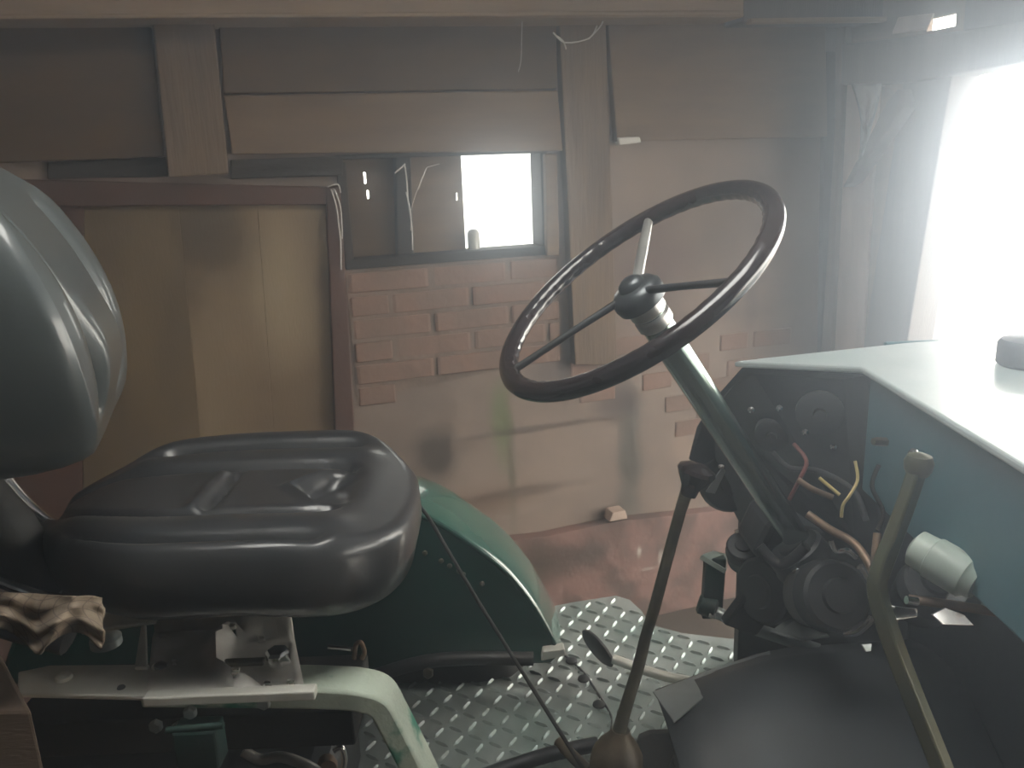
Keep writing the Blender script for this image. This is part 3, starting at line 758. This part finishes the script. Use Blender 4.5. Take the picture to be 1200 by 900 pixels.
for i in range(rowN):
    for j in range(nyy): f.append((i * (nyy + 1) + j, (i + 1) * (nyy + 1) + j, (i + 1) * (nyy + 1) + j + 1, i * (nyy + 1) + j + 1))
M['coverpaint'] = mat('slate_grey_cover_paint', (.085, .10, .115), .5, col2=(.07, .075, .08), nscale=4)
cover = link('transmission_cover', v, f, 'coverpaint', TR, 60)
s = cover.modifiers.new('sheet', 'SOLIDIFY'); s.thickness = .006; s.offset = 1
M['covertop'] = M['sheet']
prism('cover_flange', [PZ(765, 812, zt + .008), PZ(790, 848, zt + .008), PZ(830, 815, zt + .012), PZ(905, 780, zt + .012), PZ(902, 764, zt + .008), PZ(845, 782, zt + .008)], (0, 0, .003), 'sheet', cover, .001)
box('clutch_housing', (.72, .98, .50), (1.1, .30, .34), 'iron', TR, bev=.03)
box('cover_front', (.235, .90, .64), (.06, .22, .16), 'iron', TR, bev=.02)
# --- gear lever
gy = 1.0
gl_ = tube('gear_lever', [PY(722, 870, gy - .03), PY(733, 830, gy - .02), PY(747, 785, gy - .01), PY(757, 745, gy), PY(768, 708, gy), PY(782, 655, gy), PY(797, 600, gy), PY(808, 566, gy)], [.0105, .009, .0085, .008, .008, .0078, .0078, .009], 'brass', TR, 16)
k0 = PY(806, 580, gy); kd = (PY(818, 540, gy) - k0).normalized()
lathe('knob', k0, kd + Vector((.06, 0, 0)), [(0, .011), (.012, .013), (.026, .022), (.034, .026), (.039, .024), (.044, .014), (.045, .002)], 'bakelite', gl_, 24)
b0 = PY(720, 912, gy - .03)
lathe('lever_boot', b0, (PY(728, 850, gy - .025) - b0), [(0, .036), (.02, .038), (.04, .036), (.055, .028), (.068, .017), (.078, .013)], 'boot', gl_, 20)
bolt('lever_pin', PY(845, 548, gy + .03), (0, 0, 1), .004, gl_)
# --- right hand lever, flat bar
hl = tube('throttle_lever', [PY(1076, 548, .80), PY(1062, 590, .79), PY(1045, 635, .78), PY(1032, 668, .77), PY(1028, 692, .765), PY(1040, 735, .75), PY(1060, 790, .73), PY(1086, 855, .71), PY(1120, 940, .68)],
          [1, 1, 1, 1.05, 1.1, 1.15, 1.15, 1.15, 1.15], 'leverpaint', TR, rect=(.019, .014), up=(.6, -.5, .5))
lathe('knob', PY(1075, 556, .80), (PY(1078, 535, .80) - PY(1075, 556, .80)), [(0, .011), (.006, .014), (.014, .015), (.021, .012), (.024, .004)], 'leverpaint', hl, 18)

# --- steering wheel and column
WD = 1.02
WC = C0 + ray(740, 335) * WD
vv = ray(752, 340).normalized(); e1 = (RM.to_3x3() @ Vector((1, 0, 0))); e1 = (e1 - vv * e1.dot(vv)).normalized(); e2 = e1.cross(vv).normalized()
if e2.z < 0: e2 = -e2
be = math.asin(.385); ph = math.radians(55)
NW = (math.cos(be) * (-math.cos(ph) * e1 + math.sin(ph) * e2) - math.sin(be) * vv).normalized()
def onwheel(px, py, h=0):
    d = ray(px, py); q = WC + NW * h; return C0 + d * ((q - C0).dot(NW) / d.dot(NW))
RW = .190
ax1 = (e1 - NW * e1.dot(NW)).normalized(); ax2 = NW.cross(ax1)
v = []; f = []; NS, NSS = 180, 16
for i in range(NS):
    a = 2 * math.pi * i / NS; e = ax1 * math.cos(a) + ax2 * math.sin(a)
    for q in range(NSS):
        t = 2 * math.pi * q / NSS
        inn = max(0, -math.cos(t))                 # finger grips moulded on the inner underside
        r = .0135 - .0016 * inn * (.5 + .5 * math.cos(a * 52))
        v.append(WC + e * (RW + r * math.cos(t)) + NW * (r * math.sin(t) * .92))
for i in range(NS):
    for q in range(NSS): f.append((i * NSS + q, ((i + 1) % NS) * NSS + q, ((i + 1) % NS) * NSS + (q + 1) % NSS, i * NSS + (q + 1) % NSS))
wheel = link('steering_wheel', v, f, 'bakelite', TR, True)
hubc = WC - NW * .012
for (px, py) in ((763, 246), (893, 328), (604, 432)):
    e = (onwheel(px, py) - WC).normalized(); p1 = WC + e * RW
    sp = tube('spoke', [hubc + e * .02 + NW * .004, WC.lerp(p1, .5) - NW * .004, WC.lerp(p1, .9) - NW * .001, p1 + NW * 0], [.0055, .0045, .005, .006] if py > 300 else [.007, .0075, .0065, .0065], 'steel' if py < 300 else 'iron', wheel, 10)
lathe('wheel_hub', hubc - NW * .018, NW, [(0, .024), (.003, .033), (.012, .035), (.020, .034), (.027, .028), (.030, .018), (.036, .016), (.040, .010), (.041, .002)], 'hub', wheel, 32)
DN = (PY(893, 570, WC.y + .09) - WC).normalized()
col = lathe('steering_column', WC - NW * .028, DN, [(0, .016), (.004, .0205), (.02, .0215), (.36, .0205), (.62, .0195)], 'column', TR, 28)
lathe('column_collar', WC - NW * .026, DN, [(0, .017), (.004, .024), (.016, .025), (.020, .021), (.024, .0245), (.036, .0245), (.040, .021)], 'steel', col, 28)

# --- bonnet and dash
zh = 1.26
HA, HB_, HC = PZ(860, 423, zh), PZ(1010, 430, zh), PZ(1200, 545, zh)
HF = PZ(1065, 401, zh)
HC2 = Vector((HC.x - .004, .56, zh))
outH = [HA, HB_, HC, HC2, Vector((1.9, .60, zh)), Vector((1.9, 1.30, zh)), Vector((1.2, 1.30, zh)), HF]
hood = prism('bonnet', [p - Vector((0, 0, .010)) for p in outH], (0, 0, .010), 'hoodlit', TR, .003)
DA = Vector((HA.x + .02, HA.y - .01, 0)); 
# rear face of the dash with a slightly swept far cheek
zl = 1.075
def dp(p, z, k=0): return Vector((p.x + k, p.y, z))
cheek = [dp(HA, zh - .010, .012), dp(HB_, zh - .010, .012), dp(HB_, .90, .06), PY(880, 640, 1.32), PY(838, 560, 1.34), PY(806, 538, 1.34), PY(816, 500, 1.33), PY(836, 468, 1.30)]
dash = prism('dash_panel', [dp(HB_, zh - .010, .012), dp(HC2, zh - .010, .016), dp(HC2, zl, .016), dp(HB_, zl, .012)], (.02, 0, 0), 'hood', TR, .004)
prism('dash_cheek', cheek, (.012, .012, 0), 'iron', dash, .003)
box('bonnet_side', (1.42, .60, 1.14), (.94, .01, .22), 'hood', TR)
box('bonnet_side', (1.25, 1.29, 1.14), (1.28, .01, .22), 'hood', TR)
box('radiator_grille', (1.89, .95, .95), (.04, .68, .62), 'hood', TR, bev=.02)
box('engine_block', (1.18, 1.03, .73), (1.04, .44, .66), 'iron', TR, bev=.03)
# filler cap standing on the bonnet
fc = PZ(1205, 428, zh)
lathe('fuel_cap', fc, (0, 0, 1), [(0, .036), (.004, .040), (.03, .040), (.036, .036), (.04, .02), (.041, .002)], 'iron', hood, 28)
# cream filter canister below the dash
cA, cB = PY(1070, 640, .86), PY(1146, 684, .80)
fl = lathe('filter_canister', cA, cB - cA, [(0, .014), (.004, .022), ((cB - cA).length * .3, .023), ((cB - cA).length * .32, .025), ((cB - cA).length - .012, .025), ((cB - cA).length - .008, .021), ((cB - cA).length, .019)], 'cream', TR, 24)
lathe('canister_nozzle', cB, cB - cA, [(0, .010), (.012, .010), (.014, .018), (.024, .017), (.03, .008)], 'cream', fl, 18)
# round gauges and knobs in the shade of the dash
for px, py, y, r in ((1048, 470, 1.0, .028), (985, 470, 1.13, .025)):
    pass
for px, py in ((881, 480), (914, 478), (944, 506), (977, 523)):
    lathe('dash_screw', PY(px, py, 1.13), (-.5, -1, .2), [(0, .005), (.005, .005), (.008, .002)], 'chrome', dash, 10)
bolt('switch', PY(1038, 518, .98), (-1, -.3, .2), .006, dash, 'brass', .02)
lathe('ignition_knob', PY(1078, 534, .93), (-1, -.4, .3), [(0, .008), (.012, .008), (.014, .005)], 'chrome', dash, 14)
# wires and pipes
tube('wiring', [PY(1002, 540, 1.0), PY(1005, 562, .99), PY(996, 580, .98), (PY(988, 592, .98)), PY(986, 606, .98)], .0022, 'yellow', TR, 8)
tube('wiring', [PY(960, 560, 1.02), PY(972, 570, 1.01), PY(984, 580, 1.0)], .0025, 'yellow', TR, 8)
tube('wiring', [PY(935, 562, 1.04), PY(952, 573, 1.03), PY(976, 583, 1.02)], .0042, 'rust', TR, 8)
tube('fuel_pipe', [PY(946, 602, 1.02), PY(972, 620, 1.0), PY(1000, 636, .98), (PY(1018, 660, .95)), PY(1030, 692, .92), PY(1048, 730, .9)], .0055, 'rust', TR, 10)
tube('fuel_pipe', [PY(1028, 625, .95), PY(1026, 645, .94), PY(1024, 668, .93)], .005, 'rust', TR, 10)
tube('fuel_pipe', [PY(1065, 702, .85), PY(1110, 708, .83), PY(1160, 716, .81), PY(1230, 728, .78)], .0055, 'rust', TR, 10)
# engine bits
tube('wiring', [PY(930, 520, 1.1), PY(945, 540, 1.08), PY(938, 560, 1.07), (PY(925, 585, 1.08))], .003, 'wirered', TR, 8)
tube('wiring', [PY(1030, 545, .98), PY(1022, 570, .97), PY(1035, 600, .96), PY(1028, 622, .95)], .003, 'rubber', TR, 8)
tube('wiring', [PY(905, 530, 1.14), PY(925, 548, 1.12), PY(960, 552, 1.08), PY(1000, 575, 1.02), PY(1015, 610, .99)], .004, 'rubber', TR, 8)
lathe('instrument_back', PY(960, 478, 1.16), (-.35, -1, 0), [(0, .034), (.03, .034), (.034, .03), (.036, .01), (.044, .009)], 'iron', dash, 24)
lathe('instrument_back', PY(905, 505, 1.2), (-.35, -1, 0), [(0, .026), (.025, .026), (.028, .022), (.03, .008), (.038, .007)], 'iron', dash, 24)
def blob(name, px, py, y, r, m, ax=(.2, -1, .3), prof=None):
    prof = prof or [(-1.1, .85), (-1.0, .95), (-.2, 1), (-.15, 1.04), (-.05, 1.04), (0, 1), (.45, .98), (.55, .88), (.58, .5), (.7, .46), (.74, .2)]
    return lathe(name, PY(px, py, y), ax, [(a * r, b * r) for a, b in prof], m, TR, 28)
blob('oil_filter', 972, 698, 1.03, .050, 'iron', (.1, -.9, .5))
blob('starter_housing', 905, 690, 1.18, .055, 'iron', (-.9, -.5, .15))
box('bulkhead', ((PY(866, 650, 1.38).x + 1.0) / 2, 1.38, .80), (1.0 - PY(866, 650, 1.38).x, .03, .44), 'iron', TR)
box('valve_block', PY(925, 625, 1.2), (.14, .08, .07), 'iron', TR, R=Euler((.2, .3, .2)).to_matrix(), bev=.012)
box('linkage_plate', PY(880, 715, 1.2), (.07, .02, .08), 'iron', TR, R=Euler((.2, .5, .2)).to_matrix(), bev=.006)
tube('return_spring', [PY(890, 640, 1.1), PY(915, 662, 1.08), PY(945, 640, 1.06)], .008, 'iron', TR, 8)
blob('steering_box', 940, 655, 1.12, .045, 'iron', (-.57, .1, .8))
blob('brake_cylinder', 872, 645, 1.25, .030, 'iron', (-.2, -.5, .9))
blob('distributor', 1090, 690, .95, .040, 'iron', (0, -.6, .8))
tube('bright_bracket', [PY(862, 624, 1.24), PY(870, 622, 1.235), PY(880, 627, 1.23), PY(884, 635, 1.23), PY(879, 639, 1.23)], .0045, 'chrome', TR, 8)
lathe('grease_nipple', PY(932, 670, 1.07), (.5, -.5, .7), [(0, .007), (.006, .007), (.009, .003)], 'chrome', TR, 12)
tube('bright_bracket', [PY(974, 632, 1.0), PY(980, 645, 1.0), PY(992, 645, 1.0), PY(1003, 653, 1.0)], .0045, 'chrome', TR, 8)
tube('bright_bracket', [PY(1008, 664, .97), PY(1014, 672, .97), (PY(1019, 682, .97))], .005, 'chrome', TR, 8)
tube('linkage_rod', [PY(990, 742, .99), PY(1004, 740, .98), PY(1018, 728, .97), PY(1022, 722, .97)], .006, 'chrome', TR, 8)
prism('heat_shield', [PY(902, 742, 1.12), PY(936, 716, 1.15), PY(942, 718, 1.15), PY(972, 747, 1.1), PY(940, 752, 1.08)], (.0, .0, .003), 'sheet', TR, .001)
FN = Vector((.5, -1.14, .55)).normalized()
def PN(px, py, y0):
    """point of the pixel's sight line on a tilted flap whose middle lies at depth y0"""
    m = PY(1090, 712, y0); d = ray(px, py); return C0 + d * ((m - C0).dot(FN) / d.dot(FN))
def flap(name, px, y0, m): return prism(name, [PN(x, y, y0) for x, y in px], -FN * .003, m, TR, .0008)  # added flaps stand in for daylight showing through gaps in the clutter
flap('glint_strap', [(1040, 708), (1056, 711), (1076, 713), (1075, 723), (1048, 727)], .84, 'chrome')
flap('glint_flap', [(1108, 705), (1112, 695), (1134, 688), (1139, 695), (1130, 708)], .82, 'chrome')
flap('glint_flap', [(1092, 720), (1108, 712), (1130, 720), (1142, 733), (1105, 732)], .80, 'chrome')
flap('glint_flap', [(1107, 684), (1117, 688), (1116, 691), (1106, 687)], .83, 'chrome')
flap('glint_flap', [(1010, 755), (1022, 754), (1021, 763), (1015, 764)], .90, 'sheet')
tube('linkage_rod', [PY(1062, 703, .84), PY(1075, 705, .84)], .005, 'chrome', TR, 8, spline=False)
# --- brake pedal, green arm with flat tread
ya = 1.30
p0 = PY(836, 655, ya); p1 = PY(832, 720, ya)
arm = tube('brake_pedal', [PY(838, 652, ya), PY(836, 680, ya), PY(833, 722, ya)], [1, 1, 1], 'darkgreen', TR, rect=(.036, .022), up=(0, -1, 0))
prism('pedal_tread', [PY(822, 650, ya - .012), PY(836, 645, ya + .01), PY(852, 649, ya + .01), PY(852, 668, ya - .012)], (-.004, 0, -.008), 'cream', arm, .001)
tube('pedal_shaft', [PY(836, 716, ya - .01), PY(876, 734, ya - .04), PY(960, 762, ya - .1)], .011, 'sheet', arm, 14, spline=False)
lathe('pedal_boss', PY(818, 706, ya), (.9, -.3, -.25), [(0, .014), (.004, .019), (.03, .019), (.034, .013)], 'darkgreen', arm, 18)
bolt('bolt', PY(834, 720, ya - .02), (0, -1, .2), .007, arm, 'steel')
blob('air_cleaner', 855, 560, 1.35, .06, 'iron', (0, -1, .1), [(-.5, .9), (.2, 1), (.4, .9), (.45, .4), (.5, .38), (.55, .1)])
prism('choke_tag', [PY(827, 577, 1.1), PY(838, 579, 1.1), PY(851, 552, 1.1), PY(846, 548, 1.1)], (0, .003, 0), 'sheet', TR, .001)

# ------------------------------------------------------------------ loose things
cable = [PY(440, 573, 1.26), PY(470, 576, 1.255), PY(487, 588, 1.25), PY(502, 606, 1.24), PY(522, 640, 1.22), PY(560, 704, 1.17), PY(600, 768, 1.12), PY(640, 832, 1.07), PY(684, 902, 1.02), PY(700, 930, 1.0)]
o = tube('control_cable', cable, .0032, 'rubber', None, 8); tag(o, 'thin black cable slanting across the green fender to the footplate', 'cable')
# checked rag over the rail
v = []; f = []; uvs = []
nu, nv = 40, 30
for i in range(nu + 1):
    for j in range(nv + 1):
        a, b = i / nu, j / nv
        px = -30 + 150 * a; ye = 692 + 8 * a; yb = 765 - 30 * abs(math.sin(a * 5.2 + .6)) + 8 * a
        py = ye + (yb - ye) * b
        y = .765 - .03 * math.sin(b * 2) + .018 * math.sin(a * 14 + b * 3) + .02 * noise.noise(Vector((a * 5, b * 4, 1)))
        v.append(PY(px, py, y)); uvs.append((a * .26 + .02 * math.sin(b * 5), b * .14 + .015 * math.sin(a * 9)))
for i in range(nu):
    for j in range(nv): f.append((i * (nv + 1) + j, (i + 1) * (nv + 1) + j, (i + 1) * (nv + 1) + j + 1, i * (nv + 1) + j + 1))
rag = link('rag', v, f, 'cloth', None, 80)
uvl = rag.data.uv_layers.new(name='UVMap')
for lp in rag.data.loops: uvl.data[lp.index].uv = uvs[lp.vertex_index]
s = rag.modifiers.new('t', 'SOLIDIFY'); s.thickness = .003
tag(rag, 'crumpled tan checked rag hanging over the seat rail', 'rag')
# plank end standing at the lower left
ztp = 1.02
q = [PZ(-60, 760, ztp), PZ(0, 764, ztp), PZ(36, 832, ztp), PZ(-60, 836, ztp)]
prism('wooden_side_board', q, (0, 0, -.40), 'crate', TR, .004)

# ------------------------------------------------------------------ scatter volume added in place of lens glare
v, f = prismvf([WP(SL + .002, .002, .001), WP(SR + .05, .002, .001), WP(SR + .05, .002, 4.095), WP(SL + .002, .002, 4.095)], (0, 0, ZT - .004))
hz = link('glare_haze', v, f, None)
hm = bpy.data.materials.new('glare_haze'); hm.use_nodes = True; nt = hm.node_tree; nt.nodes.remove(nt.nodes['Principled BSDF'])
vs = nt.nodes.new('ShaderNodeVolumeScatter'); vs.inputs['Color'].default_value = (.75, .86, 1, 1); vs.inputs['Density'].default_value = GLARE_DENSITY; vs.inputs['Anisotropy'].default_value = .85
nt.links.new(vs.outputs[0], nt.nodes['Material Output'].inputs['Volume'])
hz.data.materials.append(hm); hz['kind'] = 'stuff'; tag(hz, 'thin scatter volume added for the lens glare around the gateway', 'glare haze')
# portals guide the daylight through the two openings (they give no light of their own)
def portal(c, ax, sx, sy):
    L = bpy.data.lights.new('daylight_portal', 'AREA'); L.shape = 'RECTANGLE'; L.size = sx; L.size_y = sy; L.cycles.is_portal = True
    o = bpy.data.objects.new('daylight_portal', L); COL.objects.link(o); o.location = c
    z = -Vector(ax).normalized(); x = Vector((0, 0, 1)).cross(z).normalized(); y = z.cross(x)
    o.rotation_euler = Matrix((x, y, z)).transposed().to_euler()
portal(GP((d0 + D1) / 2, dz / 2, -.12), -U, D1 - d0, dz)
portal(WP((s543 + wb) / 2, (wz0 + wz1) / 2, -.17), N, wb - s543, wz1 - wz0)
